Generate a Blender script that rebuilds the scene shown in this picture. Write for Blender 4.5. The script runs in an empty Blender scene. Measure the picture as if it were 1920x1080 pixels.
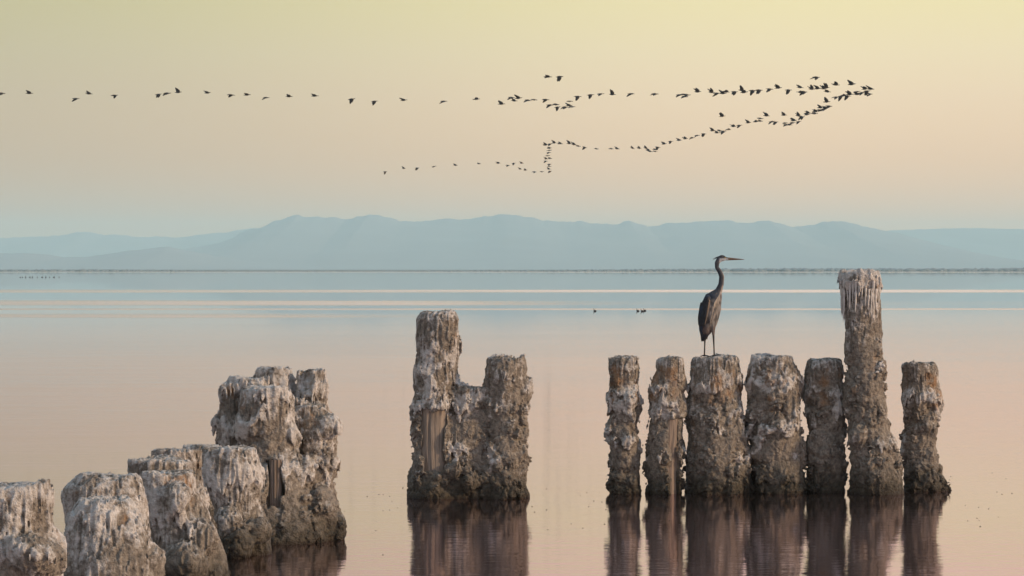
import bpy, math, random
import numpy as np
from mathutils import Vector, Matrix

R = math.radians
random.seed(7)
rng = np.random.default_rng(7)
scene = bpy.context.scene
COL = scene.collection

# ------------------------------------------------------------------ camera
F = 5333.0                 # focal length in photograph pixels (1920 wide) = 100 mm on 36 mm
EYE = 2.63                 # lens height above the water
TH = math.atan(35.0 / F)   # slight downward pitch: horizon lies above the middle
cd = bpy.data.cameras.new('camera')
cam = bpy.data.objects.new('camera', cd)
COL.objects.link(cam)
cam.location = (0, 0, EYE)
cam.rotation_euler = (R(90) - TH, 0, 0)
cd.sensor_width = 36.0
cd.lens = F / 1920 * 36.0
cd.clip_start = 0.1
cd.clip_end = 80000
cd.dof.use_dof = True
cd.dof.focus_distance = 33.2
cd.dof.aperture_fstop = 13.0
scene.camera = cam

# ------------------------------------------------------------------ sky, sun, exposure
SUN_EL, SUN_AZ = R(17), R(106)      # azimuth clockwise from +Y (the view direction)
w = bpy.data.worlds.new('World')
scene.world = w
w.use_nodes = True
nt = w.node_tree
nt.nodes.clear()
def N(tree, typ, **kw):
    n = tree.nodes.new(typ)
    for k, v in kw.items():
        setattr(n, k, v)
    return n
def mth(tree, op, a, b=None, c=None, clamp=False):
    n = tree.nodes.new('ShaderNodeMath'); n.operation = op; n.use_clamp = clamp
    for i, v in enumerate((a, b, c)):
        if v is None: continue
        if isinstance(v, (int, float)): n.inputs[i].default_value = v
        else: tree.links.new(v, n.inputs[i])
    return n.outputs[0]
def mrange(tree, v, a, b, c, d, smooth=False):
    n = tree.nodes.new('ShaderNodeMapRange')
    if smooth: n.interpolation_type = 'SMOOTHSTEP'
    for i, x in enumerate((a, b, c, d)): n.inputs[1 + i].default_value = x
    tree.links.new(v, n.inputs[0])
    return n.outputs[0]
def ramp(tree, v, stops, interp='LINEAR'):
    n = tree.nodes.new('ShaderNodeValToRGB')
    n.color_ramp.interpolation = interp
    e = n.color_ramp.elements
    while len(e) < len(stops): e.new(0.5)
    for el, (p, c) in zip(e, stops):
        el.position = p
        el.color = (*c, 1) if not isinstance(c, (int, float)) else (c, c, c, 1)
    tree.links.new(v, n.inputs[0])
    return n.outputs[0]
def mixc(tree, f, a, b, blend='MIX'):
    n = tree.nodes.new('ShaderNodeMix'); n.data_type = 'RGBA'; n.blend_type = blend
    if isinstance(f, (int, float)): n.inputs[0].default_value = f
    else: tree.links.new(f, n.inputs[0])
    for i, v in ((6, a), (7, b)):
        if isinstance(v, tuple): n.inputs[i].default_value = (*v[:3], 1)
        else: tree.links.new(v, n.inputs[i])
    return n.outputs[2]

tc = N(nt, 'ShaderNodeTexCoord')
sep = N(nt, 'ShaderNodeSeparateXYZ')
nt.links.new(tc.outputs['Generated'], sep.inputs[0])
el = mth(nt, 'POWER', mth(nt, 'MAXIMUM', sep.outputs[2], 0.0), 0.5)
skyc = ramp(nt, el, [(0.00, (1.28, .61, .24)), (0.14, (1.26, .63, .24)), (0.20, (1.14, .67, .325)), (0.245, (1.07, .742, .42)),
                     (0.275, (1.03, .795, .44)), (0.305, (1.00, .82, .40)), (0.34, (1.10, .72, .54)), (0.42, (1.14, .68, .70)), (0.54, (.84, .70, .84)), (0.72, (.54, .72, .92)), (1.0, (.38, .62, .94))])
side = mrange(nt, sep.outputs[0], -0.24, 0.12, 0.58, 1.0, True)    # the glow of the low sun lies to the right
tint = mixc(nt, mrange(nt, sep.outputs[0], -0.26, 0.12, 0.0, 1.0, True), (.98, 1.0, .93), (1.0, 1.0, 1.0))
skyc = mixc(nt, 1.0, skyc, tint, 'MULTIPLY')
bg1 = N(nt, 'ShaderNodeBackground')
nt.links.new(skyc, bg1.inputs[0]); nt.links.new(side, bg1.inputs[1])
sk = N(nt, 'ShaderNodeTexSky', sky_type='NISHITA', sun_disc=False)
sk.sun_elevation = SUN_EL; sk.sun_rotation = SUN_AZ
sk.dust_density = 2.0
bg2 = N(nt, 'ShaderNodeBackground')
bg2.inputs[1].default_value = 0.006
nt.links.new(sk.outputs[0], bg2.inputs[0])
add = N(nt, 'ShaderNodeAddShader')
nt.links.new(bg1.outputs[0], add.inputs[0]); nt.links.new(bg2.outputs[0], add.inputs[1])
wo = N(nt, 'ShaderNodeOutputWorld')
nt.links.new(add.outputs[0], wo.inputs[0])

sd = bpy.data.lights.new('sun', 'SUN')
sun = bpy.data.objects.new('sun', sd)
COL.objects.link(sun)
sd.energy = 3.2
sd.angle = R(5)
sd.color = (1.0, .73, .47)
sdir = Vector((math.sin(SUN_AZ) * math.cos(SUN_EL), math.cos(SUN_AZ) * math.cos(SUN_EL), math.sin(SUN_EL)))
sun.rotation_euler = (-sdir).to_track_quat('-Z', 'Y').to_euler()

vs = scene.view_settings
scene.display_settings.display_device = 'sRGB'
vs.view_transform = 'Standard'; vs.look = 'None'; vs.exposure = 0.0; vs.gamma = 1.0
vs.use_curve_mapping = False
cy = scene.cycles
cy.max_bounces = 6; cy.diffuse_bounces = 2; cy.glossy_bounces = 3; cy.volume_bounces = 2
cy.use_denoising = True

# ------------------------------------------------------------------ helpers
cT, sT = math.cos(TH), math.sin(TH)
def P(px, py, Y):
    """point of the place seen at a photograph pixel, at distance Y"""
    xc, yc = (px - 960) / F, -(py - 540) / F
    dx, dy, dz = xc, cT + yc * sT, -sT + yc * cT
    t = Y / dy
    return np.array((dx * t, Y, EYE + dz * t))

def tag(o, label=None, cat=None, group=None, kind=None):
    for k, v in (('label', label), ('category', cat), ('group', group), ('kind', kind)):
        if v: o[k] = v
    return o
def empty(name, loc):
    o = bpy.data.objects.new(name, None); COL.objects.link(o)
    o.location = loc; o.empty_display_size = .1
    return o
def mesh_np(name, verts, quads, smooth=True, cols=None):
    me = bpy.data.meshes.new(name)
    verts = np.asarray(verts, np.float32); quads = np.asarray(quads, np.int32)
    k = quads.shape[1]
    me.vertices.add(len(verts)); me.vertices.foreach_set('co', verts.ravel())
    me.loops.add(quads.size); me.loops.foreach_set('vertex_index', quads.ravel())
    me.polygons.add(len(quads)); me.polygons.foreach_set('loop_start', np.arange(0, quads.size, k, dtype=np.int32))
    if smooth: me.polygons.foreach_set('use_smooth', np.ones(len(quads), bool))
    me.update(calc_edges=True)
    if cols is not None:
        a = me.color_attributes.new('surf', 'FLOAT_COLOR', 'POINT')
        a.data.foreach_set('color', np.asarray(cols, np.float32).ravel())
    return me
def link(name, me, mat=None, parent=None, loc=None):
    o = bpy.data.objects.new(name, me); COL.objects.link(o)
    if mat and not me.materials: me.materials.append(mat)
    if parent: o.parent = parent
    if loc is not None: o.location = loc
    return o

# numpy gradient noise
_perm = rng.permutation(4096).astype(np.int32)
_grad = rng.normal(size=(4096, 3)).astype(np.float32)
_grad /= np.linalg.norm(_grad, axis=1, keepdims=True)
_jit = rng.uniform(.15, .85, (4096, 3)).astype(np.float32)
def gn(p, seed=0):
    p = np.asarray(p, np.float32) + np.float32(seed * 17.31)
    i = np.floor(p).astype(np.int32); f = p - i
    u = f * f * f * (f * (f * 6 - 15) + 10)
    hx = (_perm[i[:, 0] & 4095], _perm[(i[:, 0] + 1) & 4095])
    out = []
    for a in (0, 1):
        hy = (_perm[(hx[a] + i[:, 1]) & 4095], _perm[(hx[a] + i[:, 1] + 1) & 4095])
        for b in (0, 1):
            for c in (0, 1):
                g = _grad[_perm[(hy[b] + i[:, 2] + c) & 4095]]
                out.append(g[:, 0] * (f[:, 0] - a) + g[:, 1] * (f[:, 1] - b) + g[:, 2] * (f[:, 2] - c))
    lz = [out[2 * k] + u[:, 2] * (out[2 * k + 1] - out[2 * k]) for k in range(4)]
    ly = [lz[2 * k] + u[:, 1] * (lz[2 * k + 1] - lz[2 * k]) for k in range(2)]
    return 1.6 * (ly[0] + u[:, 0] * (ly[1] - ly[0]))
def knob(p, seed=0):
    """rounded knobs packed like cauliflower: 1 on a knob's crown, 0 in the seams"""
    p = np.asarray(p, np.float32) + np.float32(seed * 11.7)
    base = np.floor(p - .5).astype(np.int32)
    best = np.full(len(p), 9., np.float32)
    for a in (0, 1):
        ha = _perm[(base[:, 0] + a) & 4095]
        for b in (0, 1):
            hb = _perm[(ha + base[:, 1] + b) & 4095]
            for c in (0, 1):
                g = _jit[_perm[(hb + base[:, 2] + c) & 4095]]
                dx = base[:, 0] + a + g[:, 0] - p[:, 0]; dy = base[:, 1] + b + g[:, 1] - p[:, 1]; dz = base[:, 2] + c + g[:, 2] - p[:, 2]
                best = np.minimum(best, dx * dx + dy * dy + dz * dz)
    return 1 - np.minimum(best * 1.5, 1)
def sstep(a, b, x):
    t = np.clip((x - a) / (b - a), 0, 1); return t * t * (3 - 2 * t)
def smin(a, b, k):
    h = np.clip(.5 + .5 * (b - a) / k, 0, 1); return b + (a - b) * h - k * h * (1 - h)
def smax(a, b, k): return -smin(-a, -b, k)

def surface_nets(vol, org, h):
    ins = vol < 0
    nx, ny, nz = vol.shape
    cnt = np.zeros((nx - 1, ny - 1, nz - 1), np.int8)
    corners = [(a, b, c) for a in (0, 1) for b in (0, 1) for c in (0, 1)]
    for a, b, c in corners:
        cnt += ins[a:nx - 1 + a, b:ny - 1 + b, c:nz - 1 + c]
    act = np.argwhere((cnt > 0) & (cnt < 8))
    vals = np.stack([vol[act[:, 0] + a, act[:, 1] + b, act[:, 2] + c] for a, b, c in corners], 1)
    acc = np.zeros((len(act), 3), np.float32); n = np.zeros(len(act), np.float32)
    cn = np.array(corners, np.float32)
    for e0 in range(8):
        for ax in (4, 2, 1):
            if e0 & ax: continue
            e1 = e0 | ax
            v0, v1 = vals[:, e0], vals[:, e1]
            m = (v0 < 0) != (v1 < 0)
            t = np.where(m, v0 / np.where(m, v0 - v1, 1), 0)
            pt = cn[e0] + (cn[e1] - cn[e0]) * t[:, None]
            acc += pt * m[:, None]; n += m
    verts = (act + acc / n[:, None]) * h + org
    vid = np.full(cnt.shape, -1, np.int32)
    vid[act[:, 0], act[:, 1], act[:, 2]] = np.arange(len(act))
    faces = []
    for ax in range(3):
        s0 = [slice(1, -1)] * 3; s1 = [slice(1, -1)] * 3
        s0[ax] = slice(0, -1); s1[ax] = slice(1, None)
        A, B = ins[tuple(s0)], ins[tuple(s1)]
        e = np.argwhere(A != B)
        off = np.array([1, 1, 1]); off[ax] = 0
        base = e + off
        u, v = [(1, 2), (2, 0), (0, 1)][ax]
        def cell(du, dv):
            q = base.copy(); q[:, u] += du; q[:, v] += dv
            return vid[q[:, 0], q[:, 1], q[:, 2]]
        q = np.stack([cell(-1, -1), cell(0, -1), cell(0, 0), cell(-1, 0)], 1)
        fl = ~A[e[:, 0], e[:, 1], e[:, 2]]
        q[fl] = q[fl][:, ::-1]
        faces.append(q)
    return verts, np.concatenate(faces)

# ------------------------------------------------------------------ materials
def new_mat(name):
    m = bpy.data.materials.new(name); m.use_nodes = True
    t = m.node_tree; b = t.nodes['Principled BSDF']
    return m, t, b
def noise(t, vec, scale, detail=4, rough=.55):
    n = t.nodes.new('ShaderNodeTexNoise')
    n.inputs['Scale'].default_value = scale; n.inputs['Detail'].default_value = detail
    n.inputs['Roughness'].default_value = rough
    if vec is not None: t.links.new(vec, n.inputs['Vector'])
    return n.outputs['Fac']
def geo_pos(t):
    return t.nodes.new('ShaderNodeNewGeometry').outputs['Position']
def vscale(t, v, s):
    n = t.nodes.new('ShaderNodeVectorMath'); n.operation = 'MULTIPLY'
    t.links.new(v, n.inputs[0]); n.inputs[1].default_value = s
    return n.outputs[0]
def bump(t, b, h, strength, dist):
    n = t.nodes.new('ShaderNodeBump'); n.inputs['Strength'].default_value = strength
    n.inputs['Distance'].default_value = dist
    t.links.new(h, n.inputs['Height']); t.links.new(n.outputs[0], b.inputs['Normal'])
    return n

def crust_material():
    m, t, b = new_mat('salt_crust')
    pos = geo_pos(t)
    at = t.nodes.new('ShaderNodeAttribute'); at.attribute_name = 'surf'
    s = t.nodes.new('ShaderNodeSeparateColor'); t.links.new(at.outputs['Color'], s.inputs[0])
    salt, ochre, flute = s.outputs[0], s.outputs[1], s.outputs[2]
    nA = noise(t, pos, 7, 5, .6); nB = noise(t, pos, 22, 5, .65); nC = noise(t, pos, 75, 3, .6)
    mud = mixc(t, mrange(t, nB, .32, .68, 0, 1), (.074, .062, .050), (.320, .273, .215))
    grain = mrange(t, nC, .35, .7, 0, 1)
    mud = mixc(t, mth(t, 'MULTIPLY', grain, .35), mud, (.38, .31, .24))
    white = mixc(t, mrange(t, nB, .3, .7, 0, 1), (.36, .315, .265), (.67, .625, .57))
    och = mixc(t, nB, (.25, .125, .055), (.42, .25, .12))
    fac = mth(t, 'ADD', salt, mth(t, 'MULTIPLY', mth(t, 'SUBTRACT', nB, .5), .85))
    fac = mrange(t, fac, .26, .72, 0, 1, True)
    c = mixc(t, fac, mud, white)
    of = mrange(t, mth(t, 'ADD', ochre, mth(t, 'MULTIPLY', mth(t, 'SUBTRACT', nA, .5), 1.5)), .45, .95, 0, .75, True)
    c = mixc(t, of, c, och)
    # dark wet algae band that the water leaves around the base
    sp = t.nodes.new('ShaderNodeSeparateXYZ'); t.links.new(pos, sp.inputs[0])
    zz = mth(t, 'ADD', sp.outputs[2], mth(t, 'MULTIPLY', mth(t, 'SUBTRACT', nA, .5), -.55))
    wet = mrange(t, zz, .06, .46, 1, 0, True)
    alg = mixc(t, mrange(t, nB, .4, .65, 0, 1), (.026, .022, .014), (.075, .060, .036))
    c = mixc(t, mth(t, 'MULTIPLY', wet, .9), c, alg)
    edge = mrange(t, sp.outputs[2], .0, .06, 1, 0, True)
    c = mixc(t, mth(t, 'MULTIPLY', edge, .75), c, (.035, .024, .014))
    t.links.new(c, b.inputs['Base Color'])
    t.links.new(mrange(t, wet, 0, 1, .9, .5), b.inputs['Roughness'])
    b.inputs['Specular IOR Level'].default_value = .25
    hh = mth(t, 'ADD', mth(t, 'MULTIPLY', nB, .6), mth(t, 'MULTIPLY', nC, .4))
    bump(t, b, hh, 1.0, .045)
    return m
def wood_material(name, a, bb):
    m, t, b = new_mat(name)
    pos = geo_pos(t)
    v = vscale(t, pos, (1, 1, .06))
    n1 = noise(t, v, 45, 4, .6); n2 = noise(t, pos, 6, 3)
    c = mixc(t, mrange(t, n1, .3, .7, 0, 1), a, bb)
    c = mixc(t, mth(t, 'MULTIPLY', n2, .4), c, (.16, .11, .075))
    t.links.new(c, b.inputs['Base Color']); b.inputs['Roughness'].default_value = .85
    bump(t, b, n1, .8, .02)
    return m
CRUST = crust_material()
WOOD = wood_material('weathered_wood', (.15, .12, .092), (.36, .295, .23))
WOODR = wood_material('reddish_wood', (.14, .105, .08), (.32, .25, .195))
def plain(name, c, rough=.8, vary=.25, sc=8):
    m, t, b = new_mat(name)
    n = noise(t, geo_pos(t), sc, 3)
    t.links.new(mixc(t, n, tuple(x * (1 - vary) for x in c), tuple(min(1, x * (1 + vary)) for x in c)), b.inputs['Base Color'])
    b.inputs['Roughness'].default_value = rough
    return m
ICE = plain('salt_icicle_white', (.52, .48, .43), .8, .4, 30)

# ------------------------------------------------------------------ water
def water_material():
    m, t, b = new_mat('still_water')
    t.nodes.remove(b)
    out = t.nodes['Material Output']
    pos = geo_pos(t)
    sp = t.nodes.new('ShaderNodeSeparateXYZ'); t.links.new(pos, sp.inputs[0])
    X, Yc = sp.outputs[0], sp.outputs[1]
    # ripples: long-crested wavelets plus a broad slow swell
    r1 = noise(t, vscale(t, pos, (2.0, 4.8, 1)), 1.0, 3, .55)
    r2 = noise(t, vscale(t, pos, (.12, .5, 1)), 1.0, 2, .5)
    patch = mrange(t, noise(t, vscale(t, pos, (.03, .07, 1)), 1.0, 2), .35, .65, .45, 1.0, True)
    calm = mrange(t, Yc, 45, 190, 1.0, .06, True)
    h = mth(t, 'ADD', mth(t, 'MULTIPLY', mth(t, 'MULTIPLY', mth(t, 'MULTIPLY', r1, patch), calm), .0040), mth(t, 'MULTIPLY', mth(t, 'MULTIPLY', r2, mrange(t, Yc, 60, 220, 1.0, .12, True)), .006))
    bn = t.nodes.new('ShaderNodeBump'); bn.inputs['Strength'].default_value = 1; bn.inputs['Distance'].default_value = 1
    t.links.new(h, bn.inputs['Height'])
    # wind-ruffled streaks lying across the lake, by distance from the piles
    wob = mth(t, 'MULTIPLY', mth(t, 'SUBTRACT', noise(t, vscale(t, pos, (.006, .012, 1)), 1.0, 2), .5), 16.0)
    yy = mth(t, 'ADD', Yc, wob)
    def band(a, bb, soft, amp, xfade=None):
        v = mth(t, 'MULTIPLY', mrange(t, yy, a - soft, a + soft, 0, 1, True), mrange(t, yy, bb - soft, bb + soft, 1, 0, True))
        v = mth(t, 'MULTIPLY', v, amp)
        if xfade:
            ratio = mth(t, 'DIVIDE', X, yy)
            v = mth(t, 'MULTIPLY', v, mrange(t, ratio, xfade[0], xfade[1], xfade[2], xfade[3], True))
        return v
    bands = [band(324, 366, 12, 1.0, None), band(208, 238, 9, 1.0, (-60 / 1000, 60 / 1000, 1, .15)),
             band(183, 191, 3, .8, None), band(156, 169, 4.5, 1.0, (-120 / 1000, 0, 1, .1)),
             band(2400, 3300, 120, .7, None)]
    bs = bands[0]
    for q in bands[1:]: bs = mth(t, 'MAXIMUM', bs, q)
    brk = mrange(t, noise(t, vscale(t, pos, (.012, .05, 1)), 1.0, 3, .6), .30, .55, .5, 1.0, True)
    bs = mth(t, 'MULTIPLY', bs, brk)
    rough = mth(t, 'ADD', mrange(t, Yc, 50, 160, .050, .022, True), mth(t, 'MULTIPLY', bs, .14))
    gl = t.nodes.new('ShaderNodeBsdfGlossy')
    t.links.new(rough, gl.inputs['Roughness']); t.links.new(bn.outputs[0], gl.inputs['Normal'])
    df = t.nodes.new('ShaderNodeBsdfDiffuse'); df.inputs['Color'].default_value = (.020, .016, .010, 1)
    fr = t.nodes.new('ShaderNodeFresnel'); fr.inputs['IOR'].default_value = 2.0
    t.links.new(bn.outputs[0], fr.inputs['Normal'])
    t.links.new(mixc(t, mrange(t, fr.outputs[0], .74, .985, 0, 1), (.985, .866, .928), (1.0, .992, .985)), gl.inputs['Color'])
    mx = t.nodes.new('ShaderNodeMixShader')
    t.links.new(mth(t, 'POWER', fr.outputs[0], .55), mx.inputs[0]); t.links.new(df.outputs[0], mx.inputs[1]); t.links.new(gl.outputs[0], mx.inputs[2])
    t.links.new(mx.outputs[0], out.inputs['Surface'])
    return m
L = 15500
me = mesh_np('lake_water', [(-L, -300, 0), (L, -300, 0), (L, L, 0), (-L, L, 0)], [(0, 1, 2, 3)], False)
tag(link('lake_water', me, water_material()), kind='structure')

# ------------------------------------------------------------------ far shore, plain, mountains
SHORE = 3000.0
def wig(x, s, sd=0):
    x = np.asarray(x, np.float32)
    return gn(np.stack([x * s, np.zeros_like(x) + .37, np.zeros_like(x) + sd * 3.1], 1))
xs = np.linspace(-9000, 9000, 900)
rows = []
for k, (dy, z) in enumerate(((0, -.3), (14, .35), (120, .8), (900, 1.6), (12000, 2.0))):
    off = wig(xs, .002, 1) * 120 + wig(xs, .013, 2) * 22
    rows.append(np.stack([xs, SHORE + dy + off * (1 if dy < 500 else .3), np.full_like(xs, z)], 1))
V = np.concatenate(rows); n = len(xs)
Q = [(r * n + i, r * n + i + 1, (r + 1) * n + i + 1, (r + 1) * n + i) for r in range(4) for i in range(n - 1)]
PLAIN = plain('dry_plain', (.13, .12, .10), .95, .3, .01)
tag(link('shore', mesh_np('shore', V, Q), PLAIN), kind='structure')
# scrub and low trees along the far shore: many small clumps
def scrub():
    vs_, qs_ = [], []
    ico = [(0, 0, 1), (.9, 0, .35), (.28, .85, .35), (-.73, .53, .35), (-.73, -.53, .35), (.28, -.85, .35), (.6, .4, -.4), (-.6, .2, -.4), (.1, -.7, -.4)]
    fc = [(0, 1, 2), (0, 2, 3), (0, 3, 4), (0, 4, 5), (0, 5, 1), (1, 6, 2), (2, 7, 3), (3, 7, 4), (4, 8, 5), (5, 8, 1), (2, 6, 7), (4, 7, 8), (1, 8, 6)]
    for i in range(11000):
        x = rng.uniform(-2400, 2400)
        dep = rng.uniform(25, 420)
        k = float(wig([x], .004, 5)[0])
        right = sstep(-150, 350, x)
        hgt = (.5 + .9 * max(0, k + .3) + right * (1.4 + .7 * k)) * rng.uniform(.6, 1.3)
        if right < .3 and rng.random() < .35: continue
        o = len(vs_)
        wd = hgt * rng.uniform(1.4, 4.0)
        yb = SHORE + dep + 120 * float(wig([x], .002, 1)[0])
        for (a, b2, c) in ico:
            vs_.append((x + a * wd * rng.uniform(.8, 1.2), yb + b2 * wd, .5 + max(-.3, c) * hgt * 1.5 * rng.uniform(.8, 1.15)))
        qs_ += [tuple(o + j for j in f) for f in fc]
    return mesh_np('shoreline_scrub', vs_, qs_, False)
SCRUB = plain('scrub_green', (.15, .16, .16), .95, .2, .05)
tag(link('shoreline_scrub', scrub(), SCRUB), kind='stuff')

MTN = plain('bare_rock', (.27, .25, .24), .95, .15, .004)
def mountain(name, Yr, Wd, prof, seed, rough):
    px = np.array([p[0] for p in prof], float); py = np.array([p[1] for p in prof], float)
    u = np.linspace(px[0], px[-1], 700)
    hz = EYE + (505 - np.interp(u, px, py)) / F * Yr
    X = (u - 960) / F * Yr
    fine = (wig(X, .004, seed) * 5 + wig(X, .011, seed + 1) * 4.5 + wig(X, .027, seed + 2) * 4.0 + wig(X, .06, seed + 3) * 2.2) * rough
    vrow = np.concatenate([-np.linspace(1, 0, 26)[:-1], np.linspace(0, 1, 12)])
    V = []
    for v in vrow:
        y = Yr + v * Wd
        q = np.stack([X * .0016, np.full_like(X, y * .0016), np.full_like(X, seed * 1.7)], 1)
        rid = 1 - np.abs(gn(q)) * 1.5
        rid2 = 1 - np.abs(gn(q * 2.9, 3)) * 1.4
        s = (1 - abs(v)) ** 1.15
        hv_ = np.maximum(hz + fine * max(0., 1 - abs(v) * 7), .5)
        shp = s * (1 + (rid * .13 + rid2 * .08 - .16) * (4 * abs(v) * (1 - abs(v))))
        V.append(np.stack([X, np.full_like(X, y), hv_ * shp - (2 if abs(v) == 1 else 0)], 1))
    n = len(u); V = np.concatenate(V)
    ii, rr = np.meshgrid(np.arange(n - 1), np.arange(len(vrow) - 1))
    a = (rr * n + ii).ravel()
    Q = np.stack([a, a + 1, a + n + 1, a + n], 1)
    return tag(link(name, mesh_np(name, V, Q), MTN), kind='structure')
mountain('mountain_range', 10500, 2600, [(60, 508), (200, 494), (300, 478), (350, 466), (420, 452), (480, 431), (520, 413), (560, 406), (600, 408),
    (650, 413), (690, 402), (720, 406), (760, 412), (820, 411), (870, 413), (915, 410), (950, 404), (1000, 407), (1050, 417), (1100, 419), (1180, 417),
    (1215, 425), (1250, 421), (1340, 414), (1400, 418), (1440, 416), (1490, 428), (1520, 424), (1560, 416), (1610, 423), (1660, 432), (1720, 447),
    (1800, 472), (1900, 496), (2000, 508)], 11, 1.4)
mountain('mountain_range', 13300, 1900, [(-2600, 470), (-1500, 430), (-700, 452), (-300, 446), (0, 446), (60, 444), (120, 440), (165, 434), (200, 440), (260, 441),
    (340, 444), (400, 436), (440, 434), (480, 429), (540, 431), (620, 445), (760, 470), (900, 500)], 23, 1.3)
mountain('mountain_range', 13300, 1900, [(1350, 490), (1500, 452), (1600, 435), (1680, 431), (1800, 428), (1920, 429), (2050, 436), (2300, 425), (2800, 445), (3600, 430), (4400, 480)], 31, .5)
mountain('foothill', 8200, 900, [(-400, 500), (-200, 486), (-40, 478), (60, 474), (120, 482), (190, 478), (260, 466), (320, 462), (360, 470), (420, 484), (500, 494), (620, 502), (760, 506)], 41, .5)

# ------------------------------------------------------------------ haze
hz = bpy.data.meshes.new('haze')
x0, x1, y0, y1, z0, z1 = -15900, 15900, -700, 15900, -1.0, 265
hz.from_pydata([(x, y, z) for x in (x0, x1) for y in (y0, y1) for z in (z0, z1)], [],
               [(0, 1, 3, 2), (4, 6, 7, 5), (0, 4, 5, 1), (2, 3, 7, 6), (0, 2, 6, 4), (1, 5, 7, 3)])
hm = bpy.data.materials.new('haze'); hm.use_nodes = True
ht = hm.node_tree; ht.nodes.clear()
pv = ht.nodes.new('ShaderNodeVolumePrincipled')
pv.inputs['Color'].default_value = (.69, .99, 1.0, 1)
pv.inputs['Density'].default_value = 1.25e-4
ho = ht.nodes.new('ShaderNodeOutputMaterial'); ht.links.new(pv.outputs[0], ho.inputs['Volume'])
tag(link('haze', hz, hm), kind='stuff')

# ------------------------------------------------------------------ crusted pilings
def ppm(Y): return F / Y
def column(outline, Y, shrink=.018, ry=None, dy=0.0, top_round=.045, zmin=-.25):
    """a post's axis and half-widths against height, taken at its own distance"""
    z, cx, rx = [], [], []
    for py, xl, xr in outline:
        a, b = P(xl, py, Y), P(xr, py, Y)
        z.append(a[2]); cx.append((a[0] + b[0]) / 2); rx.append(max(.03, (b[0] - a[0]) / 2 - shrink))
    o = np.argsort(z)
    z, cx, rx = np.array(z)[o], np.array(cx)[o], np.array(rx)[o]
    r_y = rx * (ry or .95)
    return dict(z=z, cx=cx, rx=rx, ry=r_y, cy=Y + dy, top=z[-1] - .018, k=top_round)
def col_sdf(c, X, Yy, Z):
    zl = Z[0, 0, :]
    cx, rx, ry = (np.interp(zl, c['z'], c[k]).astype(np.float32)[None, None, :] for k in ('cx', 'rx', 'ry'))
    q = np.sqrt(((X - cx) / rx) ** 2 + ((Yy - c['cy']) / ry) ** 2)
    d = (q - 1) * np.minimum(rx, ry)
    return smax(d, Z - c['top'], c['k'])

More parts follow.
